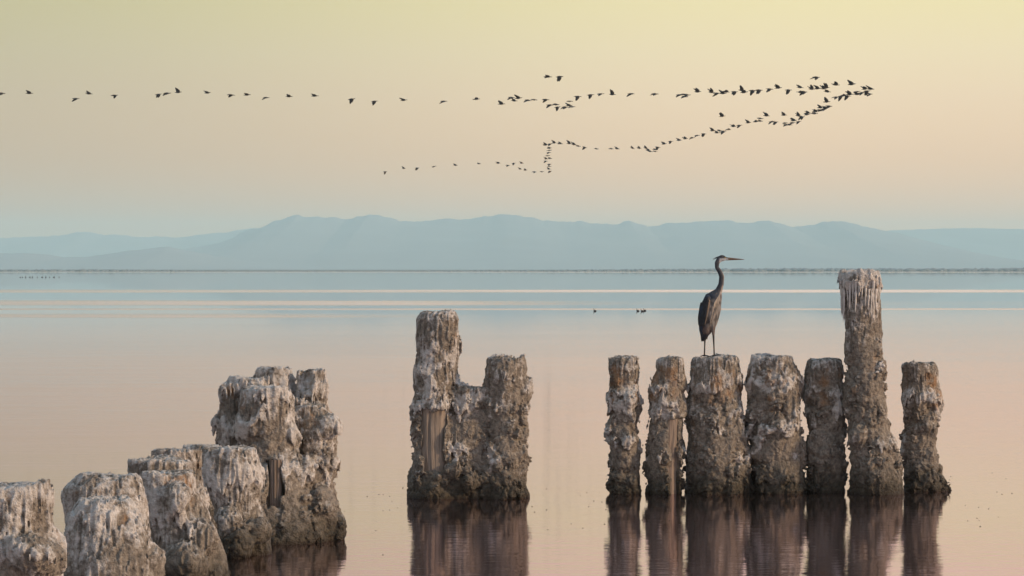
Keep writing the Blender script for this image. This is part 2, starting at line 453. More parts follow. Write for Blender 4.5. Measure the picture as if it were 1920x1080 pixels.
class Blob: pass
def crust(cols, seed, lumps=(), windows=(), carve=(), skirts=None, drip=(.35, 1.0), h=.0105, amp=1.0, k=.07, white=0.0, flute=1.0, rough=1.0, patches=(), rust=.26):
    """salt and mud crust grown round one or more posts, as a real closed surface"""
    pad = .13
    xs0 = min((c['cx'] - c['rx']).min() for c in cols) - pad; xs1 = max((c['cx'] + c['rx']).max() for c in cols) + pad
    ys0 = min((c['cy'] - c['ry']).min() for c in cols) - pad; ys1 = max((c['cy'] + c['ry']).max() for c in cols) + pad
    for (l, r) in lumps:
        xs0 = min(xs0, l[0] - r - pad); xs1 = max(xs1, l[0] + r + pad); ys0 = min(ys0, l[1] - r - pad); ys1 = max(ys1, l[1] + r + pad)
    top = max(c['top'] for c in cols)
    zs0, zs1 = -.14, top + .12
    org = np.array((xs0, ys0, zs0))
    gx, gy, gz = (np.arange(a, b, h, dtype=np.float32) for a, b in ((xs0, xs1), (ys0, ys1), (zs0, zs1)))
    G = np.meshgrid(gx, gy, gz, indexing='ij')
    d = None
    for c in cols:
        e = col_sdf(c, *G); d = e if d is None else smin(d, e, np.float32(c.get('blend', k)))
    for (l, r) in lumps:
        e = np.sqrt((G[0] - l[0]) ** 2 + (G[1] - l[1]) ** 2 + ((G[2] - l[2]) * .9) ** 2) - r
        d = smin(d, e, np.float32(.05))
    m = np.abs(d) < .13
    p = np.stack([g[m] for g in G], 1)
    rr = random.Random(seed)
    if skirts is None:
        skirts = [(top * rr.uniform(a_, b_), rr.uniform(.028, .048), rr.uniform(.14, .34)) for (a_, b_) in ((.22, .42), (.45, .62), (.66, .82))]
    def fields(p):
        p = np.asarray(p, np.float32)
        zn = p[:, 2] / top
        w1, w2 = gn(p * 6, seed + 1) * .035, gn(p * 6, seed + 2) * .035
        wv = np.stack([w1, w2, w1 - w2], 1)
        q = p + wv
        low = gn(p * 3.4, seed + 4); low2 = gn(p * np.array((5, 5, 3), np.float32), seed + 15)
        k1 = knob(q * np.array((9, 9, 7), np.float32), seed + 5); k2 = knob(q * 24, seed + 6); k3 = knob(q * 44, seed + 16); f1 = gn(p * 55, seed + 12)
        vq = p * np.array((25, 25, 1.4), np.float32) + wv * 9
        fl = 1 - np.abs(gn(vq, seed + 7)) * 2.0
        dm = sstep(drip[0] - .1, drip[0] + .3, zn + .4 * low) * (1 - sstep(drip[1], drip[1] + .1, zn)) * flute
        sk = np.zeros(len(p), np.float32); skw = np.zeros(len(p), np.float32)
        jag = gn(p * np.array((19, 19, 1.0), np.float32), seed + 8) + .9 * low2
        part = [sstep(-.05, .25, low2 + .5 * low), sstep(-.12, .2, low - .6 * low2), sstep(-.3, .1, .5 * low2 + low)]
        for si, (z0, th, hh) in enumerate(skirts):
            u = p[:, 2] - (z0 + .13 * jag)
            tt = sstep(0, .022, u) * (1 - sstep(.03, hh, u)) * part[si % 3 if len(skirts) > 1 else 2]
            sk += th * tt; skw = np.maximum(skw, tt)
        kn = (.30 + .80 * sstep(-.3, .35, low2)) * (1 - .78 * dm) * rough
        disp = amp * (low * .030 + kn * ((k1 - .55) * .070 + (k2 - .5) * .040 + (k3 - .5) * .014) + f1 * .006 + dm * fl * .027 + sk)
        return disp, skw, dm, fl, low, zn, kn * ((k2 - .5) * .45 + (k3 - .5) * .25)
    disp = fields(p)[0]
    dd = d[m] - disp
    for wnd in windows:
        # a patch where the crust has fallen away and the bare post shows: centre, half sizes, front only
        (wx, wz, hx, hh2, yfront) = wnd
        ed = gn(p * 5.5, seed + 10) * .04 + gn(p * np.array((24, 24, 5), np.float32), seed + 11) * .035
        box = np.maximum(np.abs(p[:, 0] - wx) - hx, np.abs(p[:, 2] - wz) - hh2) + ed
        box = np.maximum(box, p[:, 1] - yfront)
        dd = np.maximum(dd, -box)
    for (cc, r) in carve:
        e = np.sqrt(((p - np.array(cc, np.float32)) ** 2).sum(1)) - r + gn(p * 14, seed + 14) * .015
        dd = np.maximum(dd, -e)
    d[m] = dd
    d[:, :, 0] = np.maximum(d[:, :, 0], .01); d[:, :, -1] = np.maximum(d[:, :, -1], .01)
    v, f = surface_nets(d, org, h)
    _, skw, dm, fl, low, zn, tips = fields(v)
    big = gn(v * 4.2, seed + 20); mid = gn(v * 10, seed + 21)
    cap = sstep(.90, 1.0, zn)
    salt = .09 + white + .5 * tips + .40 * skw + .14 * cap + .30 * big + .26 * mid + dm * (.02 + .24 * fl) + .10 * sstep(.15, .7, zn)
    ochre = .16 + .45 * gn(v * np.array((6, 6, 1.3)), seed + 22) + rust * sstep(.5, .9, zn) * (1 - .6 * cap) - .22 * dm * fl
    for (c0, r0) in patches:      # fresh salt blooms
        salt = salt + .75 * np.exp(-(((v - np.array(c0)) / r0) ** 2).sum(1)) * (.6 + .8 * mid)
    cols_ = np.stack([salt, ochre, fl, np.ones(len(v))], 1)
    return v, f, cols_
def add_crust(root, name, *a, **kw):
    v, f, c = crust(*a, **kw)
    fz = v[f].mean(1)
    low_ = fz[:, 2] < .17 + .07 * gn(fz * 5, 77)              # the algae-darkened foot is a part of its own
    for nm, sel in ((name, ~low_), ('algae_crusted_base', low_)):
        if not sel.any(): continue
        used, inv = np.unique(f[sel].ravel(), return_inverse=True)
        me = mesh_np(nm, v[used] - np.array(root.location), inv.reshape(-1, 4), True, c[used])
        o = link(nm, me, CRUST, root)
        if nm != name: o['label'] = 'dark wet foot of the piling at the waterline'
def add_wood(root, c, r, z0, z1, mat, seed=0, cx=None, cyy=None, name='wooden_post'):
    """weathered core of a post: grooved, slightly bent, with splits"""
    nz, na = 60, 96
    zz = np.linspace(z0, z1, nz); aa = np.linspace(0, 2 * math.pi, na, endpoint=False)
    Zg, Ag = np.meshgrid(zz, aa, indexing='ij')
    g = np.stack([np.cos(Ag).ravel() * 5, np.sin(Ag).ravel() * 5, Zg.ravel() * .8], 1)
    rad = r + gn(g, seed) * .010 - np.maximum(0, gn(g * np.array((2.2, 2.2, 1)), seed + 1) - .25) * .05 + gn(g * np.array((3, 3, 6)), seed + 2) * .004
    X = (np.interp(Zg, c['z'], c['cx']) if cx is None else cx + 0 * Zg).ravel() + rad * np.cos(Ag).ravel()
    Yy = (c['cy'] if cyy is None else cyy) + rad * np.sin(Ag).ravel()
    V = np.stack([X, Yy, Zg.ravel()], 1) - np.array(root.location)
    V = np.concatenate([V, [V[-na:].mean(0)]])
    q = []
    for i in range(nz - 1):
        for j in range(na):
            k = (j + 1) % na
            q.append((i * na + j, i * na + k, (i + 1) * na + k, (i + 1) * na + j))
    tl = (nz - 1) * na
    q += [(tl + j, tl + (j + 1) % na, nz * na, nz * na) for j in range(0)]
    return link(name, mesh_np(name, V, q), mat, root)
def icicle_mesh(seed):
    r_ = np.random.default_rng(seed)
    nz, na = 12, 7
    V, q = [], []
    for i in range(nz):
        t = i / (nz - 1)
        rad = (1 - t) ** .6 * (.5 + .12 * r_.normal()) + .03
        ox, oy = .15 * math.sin(3 * t + seed), .1 * math.cos(4 * t + seed)
        for j in range(na):
            a = 2 * math.pi * j / na
            V.append((ox + rad * math.cos(a), oy + rad * math.sin(a), -t))
    for i in range(nz - 1):
        for j in range(na):
            k = (j + 1) % na
            q.append((i * na + k, i * na + j, (i + 1) * na + j, (i + 1) * na + k))
    return mesh_np('salt_icicle', V, q)
ICES = [icicle_mesh(s) for s in range(4)]
def icicles(root, spots):
    for i, (x, y, z, wd, ln) in enumerate(spots):
        o = link('salt_icicle', ICES[i % 4], ICE, root, np.array((x, y, z)) - np.array(root.location))
        o.scale = (wd, wd, ln); o.rotation_euler = (0, 0, i * 1.3)

def piling(outline, base_py, seed, label, group, name='crusted_piling', extra=(), wood=(), blooms=(), **kw):
    kw.setdefault('drip', (.62, 1.0)); kw.setdefault('rough', 1.25); kw.setdefault('white', -.05); kw.setdefault('rust', .42)
    Y = EYE * F / (base_py - 505) + .16
    c = column(outline, Y)
    root = empty(name, (float(np.interp(0, c['z'], c['cx'])), Y, 0))
    tag(root, label, 'piling', group)
    win = []
    for (xa, xb, pa, pb, mat) in wood:
        a, b = P(xa, pa, Y), P(xb, pb, Y)
        rc = float(np.interp((a[2] + b[2]) / 2, c['z'], c['rx'])) - .05
        win.append(((a[0] + b[0]) / 2, (a[2] + b[2]) / 2, (b[0] - a[0]) / 2, (a[2] - b[2]) / 2, Y - rc * .5))
    lumps = [(tuple(P(lx, ly, Y + dyy)), r) for (lx, ly, dyy, r) in extra]
    kw['patches'] = [(tuple(P(bx, by, Y - .2)), br) for (bx, by, br) in blooms]
    add_crust(root, 'salt_crust', [c], seed, lumps=lumps, windows=win, **kw)
    if wood:
        rc = min(float(np.interp((P(0, pa, Y)[2] + P(0, pb, Y)[2]) / 2, c['z'], c['rx'])) for (_, _, pa, pb, _) in wood) - .035
        add_wood(root, c, rc, -.14, c['top'] - .25, wood[0][4], seed)
    return root, c, Y

ROW = 'row of pilings on the right'
piling([(670, 1140, 1196), (690, 1137, 1198), (720, 1140, 1196), (760, 1143, 1199), (775, 1142, 1203), (800, 1142, 1197), (860, 1141, 1199), (900, 1141, 1203), (930, 1141, 1203)],
       927, 101, 'narrow piling with orange-stained top, leftmost of the right-hand row', ROW,
       extra=[(1182, 825, -.12, .07), (1180, 745, -.13, .05)], blooms=[(1186, 735, .11), (1182, 822, .09)])
piling([(670, 1229, 1285), (700, 1226, 1287), (730, 1219, 1287), (780, 1221, 1284), (830, 1216, 1282), (870, 1210, 1279), (930, 1209, 1280)],
       927, 102, 'narrow piling showing a strip of bare reddish wood low on its right side', ROW, wood=[(1256, 1270, 790, 930, WOODR)],
       extra=[(1226, 735, -.05, .05)], blooms=[(1250, 770, .12), (1235, 730, .1)])
pr3 = piling([(669, 1297, 1386), (700, 1294, 1389), (740, 1290, 1390), (800, 1288, 1396), (850, 1285, 1404), (900, 1284, 1410), (930, 1284, 1410)],
       925, 103, 'wide flat-topped piling that the heron stands on', ROW,
       extra=[(1395, 855, -.1, .09), (1385, 880, -.12, .1)], blooms=[(1392, 858, .14), (1372, 872, .08)])
piling([(667, 1410, 1486), (690, 1406, 1493), (703, 1403, 1499), (740, 1398, 1503), (800, 1402, 1504), (860, 1408, 1507), (900, 1408, 1512), (930, 1406, 1513)],
       925, 104, 'wide piling with stepped shoulders just right of the heron\'s piling', ROW, white=-.02,
       extra=[(1418, 850, -.13, .08), (1430, 885, -.2, .09), (1455, 895, -.2, .07)], blooms=[(1412, 835, .14), (1440, 888, .1), (1490, 855, .06), (1440, 722, .16)])
piling([(673, 1515, 1577), (700, 1511, 1583), (760, 1513, 1582), (800, 1513, 1580), (840, 1509, 1584), (870, 1509, 1587), (930, 1512, 1587)],
       924, 105, 'dark knobbly piling directly left of the tallest piling', ROW)
r6, c6, Y6 = piling([(510, 1574, 1643), (530, 1573, 1649), (560, 1578, 1649), (600, 1583, 1651), (650, 1584, 1655), (690, 1586, 1662), (720, 1583, 1664), (760, 1584, 1661), (790, 1590, 1666), (830, 1593, 1678), (870, 1592, 1690), (900, 1592, 1695), (930, 1596, 1696)],
       927, 106, 'tallest piling, leaning slightly, with icicle-like white salt under its cap', ROW,
       extra=[(1648, 688, -.12, .06), (1664, 796, .0, .045), (1652, 722, -.12, .05), (1640, 860, -.15, .1), (1610, 815, -.17, .09)], drip=(.6, 1.0), rough=1.0, blooms=[(1610, 535, .2), (1655, 690, .08)],
       skirts=[(1.02 * 2.35, .042, .35), (.55, .03, .3)], white=-.05)
piling([(681, 1689, 1756), (700, 1691, 1758), (750, 1694, 1758), (800, 1698, 1756), (850, 1695, 1758), (880, 1692, 1766), (905, 1692, 1779), (925, 1693, 1780)],
       921, 107, 'rightmost piling, standing apart, its foot spreading to the right', ROW,
       extra=[(1740, 850, -.1, .07), (1738, 800, -.15, .06)])
# icicles of the tallest piling: hanging round the front of the cap
rr = random.Random(5)
spots = []
ztop = c6['top']
for i in range(17):
    a = R(200) + R(140) * i / 16
    zz = ztop - .10 - rr.uniform(0, .12)
    rx = float(np.interp(zz, c6['z'], c6['rx'])) + .028
    spots.append((float(np.interp(zz, c6['z'], c6['cx'])) + rx * math.cos(a), c6['cy'] + rx * math.sin(a), zz + .04, rr.uniform(.020, .036), rr.uniform(.16, .42)))
icicles(r6, spots)

# middle pair: a tall and a short post joined by a low wall of crust
Ym = EYE * F / (935 - 505) + .18
ct = column([(583, 792, 852), (598, 783, 861), (640, 781, 861), (700, 778, 857), (740, 776, 852), (800, 773, 850), (850, 771, 853), (900, 766, 862), (940, 763, 868)], Ym)
cs = column([(671, 913, 983), (690, 909, 989), (720, 909, 991), (780, 911, 989), (850, 906, 989), (940, 890, 990)], Ym)
cw = column([(726, 840, 925), (800, 835, 930), (860, 835, 935), (940, 800, 975)], Ym, ry=.45)
cw['ry'][:] = np.array([.20, .15, .14, .13]); cw['k'] = .03
rm = empty('crusted_piling_pair', (float((ct['cx'][0] + cs['cx'][0]) / 2), Ym, 0))
tag(rm, 'tall and short pilings fused by a crusted wall, standing alone mid-lake', 'piling')
a, b = P(792, 765, Ym), P(836, 885, Ym)
win = [((a[0] + b[0]) / 2, (a[2] + b[2]) / 2, (b[0] - a[0]) / 2, (a[2] - b[2]) / 2, Ym - .06)]
lump = [(tuple(P(812, 915, Ym - .2)), .09), (tuple(P(800, 920, Ym - .18)), .09), (tuple(P(930, 865, Ym - .18)), .07), (tuple(P(850, 885, Ym - .2)), .08), (tuple(P(880, 905, Ym - .2)), .1)]
add_crust(rm, 'salt_crust', [ct, cw, cs], 201, lumps=lump, windows=win, white=-.03, rough=1.2, patches=[(tuple(P(bx, by, Ym - .2)), br) for (bx, by, br) in ((928, 862, .10), (855, 850, .11), (800, 690, .22), (790, 745, .14), (880, 750, .1))], drip=(.42, 1.0),
          skirts=[(1.62, .03, .3), (1.25, .035, .25), (.95, .03, .2), (.45, .02, .2)])
add_wood(rm, ct, float(np.interp(.9, ct['z'], ct['rx'])) - .022, -.14, 1.5, WOOD, 3)

# left cluster: five posts cemented together
Yc = EYE * F / (1018 - 505) + .35
def pc(outl, dy=0, **kw): return column(outl, Yc + dy, **kw)
cl = [pc([(730, 455, 545), (760, 449, 552), (840, 448, 560), (870, 455, 570), (930, 440, 590), (990, 430, 620), (1030, 430, 620)], -.1),
      pc([(726, 417, 450), (760, 412, 452), (800, 408, 452), (840, 410, 455), (1030, 420, 470)], .25),
      pc([(691, 482, 546), (710, 478, 550), (760, 476, 556), (1030, 470, 560)], .45),
      pc([(712, 434, 508), (730, 432, 510), (1030, 440, 510)], .35),
      pc([(693, 555, 610), (720, 553, 612), (757, 558, 612), (1030, 560, 612)], .40),
      pc([(758, 560, 616), (785, 545, 628), (830, 548, 636), (870, 545, 636), (900, 552, 624), (940, 556, 634), (980, 548, 648), (1030, 535, 646)], .15)]
rc_ = empty('crusted_piling_cluster', (float(cl[0]['cx'][0]), Yc, 0))
tag(rc_, 'cluster of five pilings cemented together, one with a hollow broken top', 'piling')
lump = [(tuple(P(598, 950, Yc - .12)), .17), (tuple(P(545, 985, Yc - .25)), .16), (tuple(P(620, 985, Yc - .05)), .14), (tuple(P(575, 880, Yc - .12)), .1),
        (tuple(P(610, 800, Yc)), .1), (tuple(P(480, 985, Yc - .28)), .14)]
a, b = P(509, 862, Yc), P(536, 948, Yc)
win = [((a[0] + b[0]) / 2, (a[2] + b[2]) / 2, (b[0] - a[0]) / 2 - .005, (a[2] - b[2]) / 2, Yc - .14)]
add_crust(rc_, 'salt_crust', cl, 301, lumps=lump, windows=win, rust=.34, carve=[(tuple(P(575, 704, Yc + .31)), .075), (tuple(P(572, 716, Yc + .27)), .085), (tuple(P(571, 726, Yc + .22)), .07)], white=.08, h=.0115, k=.05,
          skirts=[(1.35, .03, .3), (1.02, .045, .3), (.62, .03, .25)], drip=(.45, 1.0))
add_wood(rc_, cl[0], .060, -.1, .80, WOODR, 9, cx=(a[0] + b[0]) / 2, cyy=Yc - .35, name='wooden_stump')

# left row coming towards the lens
LROW = 'pilings leading in from the lower left'
def big(outlines, seed, label, lumps=(), name='crusted_piling', **kw):
    kw['drip'] = (.12, 1.0)
    cs_ = [column(o, Y_, shrink=.03, ry=ry, top_round=.03) for (o, Y_, ry) in outlines]
    root = empty(name, (float(cs_[0]['cx'][0]), outlines[0][1], 0))
    tag(root, label, 'piling', LROW)
    lm = [(tuple(P(x, y, Y_)), r) for (x, y, Y_, r) in lumps]
    add_crust(root, 'salt_crust', cs_, seed, lumps=lm, **kw)
    return root
big([([(838, 380, 483), (860, 376, 488), (900, 381, 489), (945, 395, 486), (970, 398, 498), (1000, 405, 511), (1060, 410, 514)], 26.3, .9),
     ([(836, 345, 420), (900, 350, 420), (1060, 360, 430)], 26.9, .9)],
    401, 'piling with white-draped flat top, directly in front of the cluster', lumps=[(430, 985, 26.0, .13), (480, 995, 26.05, .12), (450, 1020, 25.95, .14)], white=.06,
    skirts=[(.62, .03, .4)], drip=(.35, 1.0), h=.0115)
big([([(884, 262, 366), (920, 262, 374), (960, 272, 394), (1000, 278, 410), (1040, 286, 424), (1130, 292, 440)], 23.2, 1.0),
     ([(860, 236, 362), (900, 240, 368), (1130, 250, 380)], 23.75, .9),
     ([(843, 280, 380), (870, 280, 380), (1130, 280, 390)], 24.4, .8)],
    402, 'long-topped piling of tan crust stepping back in three levels', white=.02, skirts=[(.55, .03, .4)], drip=(.4, 1.0), h=.012,
    lumps=[(380, 1010, 23.0, .13), (350, 1060, 22.9, .16), (330, 930, 22.95, .1)])
big([([(936, 150, 248), (960, 132, 258), (1000, 120, 275), (1050, 120, 295), (1200, 125, 320)], 20.6, 1.0),
     ([(890, 145, 258), (915, 122, 266), (960, 120, 272), (1020, 120, 286), (1200, 125, 315)], 21.2, .9)],
    403, 'pale blue-white piling with smooth rounded shoulders near the lower left corner', white=.04, skirts=[(.75, .02, .4)], drip=(.3, 1.0), h=.012, rough=.75,
    lumps=[(280, 1060, 20.6, .12)])
big([([(908, -60, 94), (930, -70, 96), (980, -80, 98), (1010, -80, 114), (1060, -80, 120), (1260, -90, 130)], 18.6, 1.0)],
    404, 'nearest piling, cut off by the left edge of the photo', white=.0, skirts=[(.75, .03, .4)], drip=(.45, 1.0), h=.0125,
    lumps=[(60, 1040, 18.3, .12), (100, 1050, 18.45, .08)])

# ------------------------------------------------------------------ heron
HY = pr3[2]
foot = P(1329.5, 669, HY - .05)
htop = pr3[1]['top']
hroot_loc = (float(foot[0]), HY - .06, htop + .026)
S = .001335
def hp(zx, zy, y=0.0): return ((zx - 232) * S, y, (975 - zy) * S)
def cone_chain(G, pts, ysc=1.0):
    d = None
    for (a, ra), (b, rb) in zip(pts[:-1], pts[1:]):
        a, b = np.array(a, np.float32), np.array(b, np.float32); ab = b - a
        sc = np.array((1, 1 / ysc, 1), np.float32)
        rel = [(G[i] - a[i]) * sc[i] for i in range(3)]; abv = ab * sc
        t = np.clip((rel[0] * abv[0] + rel[1] * abv[1] + rel[2] * abv[2]) / float((abv ** 2).sum()), 0, 1)
        e = np.sqrt(sum((rel[i] - abv[i] * t) ** 2 for i in range(3))) - (ra + (rb - ra) * t)
        d = e if d is None else np.minimum(d, e)
    return d
def sdf_mesh(name, fn, lo, hi, h):
    ax = [np.arange(lo[i], hi[i], h, dtype=np.float32) for i in range(3)]
    G = np.meshgrid(*ax, indexing='ij')
    return surface_nets(fn(G), np.array(lo), h)
def heron_body(G):
    neck = cone_chain(G, [(hp(350, 108), .033), (hp(322, 118), .034), (hp(302, 150), .027), (hp(300, 192), .023), (hp(326, 228), .027), (hp(343, 272), .030),
                          (hp(337, 340), .032), (hp(315, 400), .042), (hp(285, 455), .068)], .85)
    face = cone_chain(G, [(hp(340, 110), .034), (hp(392, 115), .016)], .8)
    body = cone_chain(G, [(hp(268, 468), .078), (hp(243, 560), .112), (hp(224, 650), .108), (hp(206, 740), .070), (hp(190, 810), .03)], .88)
    d = smin(neck, face, np.float32(.015)); d = smin(d, body, np.float32(.06))
    breast = cone_chain(G, [(hp(322, 440, -.02), .02), (hp(312, 560, -.03), .03), (hp(285, 680, -.03), .02)])
    d = smin(d, breast, np.float32(.03))
    for (x0_, kx, fx, yy) in ((262, 268, 275, -.045), (205, 198, 193, .05)):
        leg = cone_chain(G, [(hp(x0_, 690, yy * .7), .040), (hp((x0_ + kx) / 2, 745, yy), .022), (hp(kx, 797, yy), .0125), (hp((kx + fx) / 2, 880, yy), .0085), (hp(fx, 968, yy), .0095)])
        d = smin(d, leg, np.float32(.012))
        for (tx, ty) in ((fx + 48, yy - .02), (fx + 42, yy - .055), (fx + 40, yy + .03), (fx - 34, yy + .012)):
            toe = cone_chain(G, [(hp(fx, 970, yy), .0085), (hp((fx + tx) / 2, 971, (ty + yy) / 2), .0075), (hp(tx, 977, ty), .005)])
            d = smin(d, toe, np.float32(.006))
    return d
hv, hf = sdf_mesh('body', heron_body, (-.18, -.17, -.02), (.30, .17, 1.24), .0045)
def feather_material():
    m, t, b = new_mat('heron_feathers')
    tcn = t.nodes.new('ShaderNodeTexCoord'); v = tcn.outputs['Object']
    at = t.nodes.new('ShaderNodeAttribute'); at.attribute_name = 'surf'
    n = noise(t, vscale(t, v, (60, 60, 9)), 1.0, 3, .6)
    c = mixc(t, mrange(t, n, .3, .7, 0, .55), at.outputs['Color'], (.02, .017, .016))
    c = mixc(t, mrange(t, n, .55, .75, 0, .25), c, (.5, .45, .4))
    t.links.new(c, b.inputs['Base Color']); b.inputs['Roughness'].default_value = .75
    bump(t, b, n, .5, .01)
    return m
FEATH = feather_material()
zx = hv[:, 0] / S + 232; zy = 975 - hv[:, 2] / S
col = np.tile(np.array((.030, .034, .044)), (len(hv), 1))                       # grey-brown neck
def paint(mask, c): col[:] = col * (1 - mask[:, None]) + np.array(c) * mask[:, None]
streak = sstep(-.1, .35, gn(np.stack([hv[:, 0] * 45, hv[:, 1] * 45, hv[:, 2] * 9], 1), 5))
body_m = sstep(400, 440, zy) * (1 - sstep(745, 775, zy))
paint(body_m, (.024, .034, .054))
front = sstep(-.02, -.06, -hv[:, 1] * 0 + hv[:, 1]) if False else sstep(.0, .06, -hv[:, 1] + (hv[:, 0] - np.interp(zy, [440, 560, 650, 740], [(262 - 232) * S, (245 - 232) * S, (232 - 232) * S, (218 - 232) * S])) * 1.2)
belly = front * sstep(455, 500, zy) * (1 - sstep(770, 800, zy))
paint(belly * .9, (.29, .26, .23)); paint(belly * streak * .85, (.045, .036, .032))
paint(sstep(690, 730, zy) * (1 - sstep(770, 800, zy)) * .6, (.16, .10, .07))
nf = sstep(.35, .9, (hv[:, 0] - np.interp(zy, [150, 192, 228, 272, 340, 400, 455], [(q - 232) * S for q in (302, 300, 326, 343, 337, 315, 295)])) / .03) * sstep(180, 230, zy) * (1 - sstep(470, 500, zy))
paint(nf * .9 * (.35 + .65 * streak), (.40, .33, .28))
head = 1 - sstep(140, 165, zy)
paint(head, (.07, .075, .085))
paint(head * sstep(108, 116, zy) * sstep(312, 330, zx), (.62, .62, .62))
paint(head * (1 - sstep(97, 106, zy)), (.02, .02, .025))
paint(sstep(785, 800, zy), (.05, .040, .032))
heron = empty('heron', hroot_loc)
tag(heron, 'tall grey heron standing upright on a flat-topped piling, long bill pointing right', 'heron')
link('body', mesh_np('body', hv, hf, True, np.concatenate([col, np.ones((len(col), 1))], 1)), FEATH, heron)
BILL = plain('bill_horn', (.13, .075, .04), .45, .2, 30)
BLACK = plain('black_feather', (.02, .021, .026), .7, .3, 40)
SLATE = plain('slate_feather', (.018, .028, .046), .75, .4, 35)
DARKW = plain('dark_brown_feather', (.085, .036, .020), .75, .5, 35)
bv, bf = sdf_mesh('bill', lambda G: np.minimum(cone_chain(G, [(hp(385, 112), .0150), (hp(541, 120.5), .0028)], .7), cone_chain(G, [(hp(385, 121), .0110), (hp(532, 122.5), .002)], .7)), (.18, -.03, 1.10), (.43, .03, 1.19), .0022)
link('bill', mesh_np('bill', bv, bf), BILL, heron)
def uvsphere(name, r, nu=16, nv=10, sc=(1, 1, 1)):
    V = [(0, 0, r * sc[2])]; Q = []
    for i in range(1, nv):
        for j in range(nu):
            a, bb = math.pi * i / nv, 2 * math.pi * j / nu
            V.append((r * sc[0] * math.sin(a) * math.cos(bb), r * sc[1] * math.sin(a) * math.sin(bb), r * sc[2] * math.cos(a)))
    V.append((0, 0, -r * sc[2]))
    me = bpy.data.meshes.new(name)
    fs = [(0, 1 + j, 1 + (j + 1) % nu) for j in range(nu)]
    for i in range(nv - 2):
        for j in range(nu):
            a, bb = 1 + i * nu + j, 1 + i * nu + (j + 1) % nu
            fs.append((a, a + nu, bb + nu, bb))
    e = len(V) - 1
    fs += [(e, 1 + (nv - 2) * nu + (j + 1) % nu, 1 + (nv - 2) * nu + j) for j in range(nu)]
    me.from_pydata(V, [], fs); me.polygons.foreach_set('use_smooth', [True] * len(fs)); me.update()
    return me
EYEM = plain('yellow_eye', (.45, .30, .05), .2, .1, 50)
eye_me = uvsphere('eye', .0065)
for sy in (-1, 1):
    link('eye', eye_me, EYEM, heron, (hp(372, 106)[0], sy * .0235, hp(372, 106)[2]))
def feather_fan(rows_):
    """overlapping flat feathers: (root, tip, width, y-lift)"""
    V, Q = [], []
    for (a, b, wd, th) in rows_:
        a, b = np.array(a), np.array(b); ax = (b - a); ln = np.linalg.norm(ax); ax = ax / ln
        sd_ = np.cross(ax, (0, 1, 0)); sd_ /= np.linalg.norm(sd_); up = np.cross(sd_, ax)
        o = len(V); ns = 9
        for i in range(ns):
            t = i / (ns - 1); wv = wd * (.55 + .45 * math.sin(math.pi * min(1, t * 1.1 + .1))) * (1 - max(0, (t - .8) / .2) ** 2 * .9)
            mid_ = a + ax * ln * t - up * 0
            for (s_, l_) in ((-1, 0), (0, 1), (1, 0), (0, -1)):
                V.append(mid_ + sd_ * s_ * wv + up * l_ * th)
        for i in range(ns - 1):
            for j in range(4):
                k = (j + 1) % 4
                Q.append((o + i * 4 + j, o + i * 4 + k, o + (i + 1) * 4 + k, o + (i + 1) * 4 + j))
        Q.append((o + 3, o + 2, o + 1, o)); e = o + (ns - 1) * 4; Q.append((e, e + 1, e + 2, e + 3))
    return mesh_np('wing', V, Q)
def wing(side):
    rw = []
    rr = random.Random(3)
    for i in range(9):        # long flight feathers, gathered towards the tail
        t = i / 8
        if side < 0: rw.append((hp(196 - 26 * t, 520 + 60 * t, -.105 + .05 * t), hp(205 - 40 * t + rr.uniform(-4, 4), 800 + 48 * t, -.035 + .02 * t), .020, .004))
        else: rw.append((hp(296 - 20 * t, 500 + 30 * t, .06), hp(270 - 30 * t, 700 + 60 * t, .055), .018, .004))
    for i in range(12):       # coverts
        t = i / 11
        if side < 0: rw.append((hp(218 - 62 * t, 450 + 60 * t + 30 * (i % 3), -.098 + .045 * t), hp(190 - 50 * t, 640 + 35 * (i % 3), -.112 + .055 * t), .026, .006))
        else: rw.append((hp(312 - 14 * t, 470 + 40 * (i % 3), .03 + .03 * t), hp(300 - 30 * t, 610 + 30 * (i % 3), .05 + .02 * t), .02, .005))
    return feather_fan(rw)
wv_, wf_ = sdf_mesh('wing', lambda G: smin(cone_chain(G, [(hp(217, 468, -.045), .045), (hp(184, 560, -.05), .055), (hp(169, 650, -.04), .045), (hp(166, 740, -.02), .032), (hp(176, 835, 0), .012)], .8),
              cone_chain(G, [(hp(232, 455, .03), .05), (hp(200, 570, .05), .07), (hp(185, 690, .04), .05), (hp(180, 820, .01), .016)], .8), np.float32(.03)), (-.19, -.14, .10), (.10, .16, .80), .006)
wl = link('wing', mesh_np('wing', wv_, wf_), SLATE, heron); wl['label'] = 'folded slate-grey wing along the back'
link('flight_feather', wing(-1), BLACK, wl)
wr = link('wing', sdf_mesh and mesh_np('wing', *sdf_mesh('wing', lambda G: cone_chain(G, [(hp(312, 478, .0), .020), (hp(316, 560, .0), .022), (hp(304, 630, -.01), .020), (hp(284, 705, -.02), .012)], 1.4), (.02, -.07, .32), (.16, .07, .72), .005)), DARKW, heron)
wr['label'] = 'folded dark brown wing edge beside the breast'
pl = feather_fan([(hp(322, 92, s * .012), hp(262, 122 + 6 * s, s * .008), .004, .003) for s in (-1, 1)])
pl.name = 'head_plume'; link('head_plume', pl, BLACK, heron)
sp_ = feather_fan([(hp(229, 474, -.112), hp(190, 700, -.115), .007, .004), (hp(233, 480, -.11), hp(203, 640, -.118), .006, .004)])
sp_.name = 'shoulder_plume'; link('shoulder_plume', sp_, plain('tan_feather', (.26, .18, .12), .8, .3, 40), heron)
pb = feather_fan([(hp(322 - 6 * i, 425 + 9 * i, -.05 - .005 * i), hp(300 - 9 * i + 7 * (i % 2), 560 + 20 * i, -.10 - .004 * (i % 3)), .0055, .003) for i in range(9)])
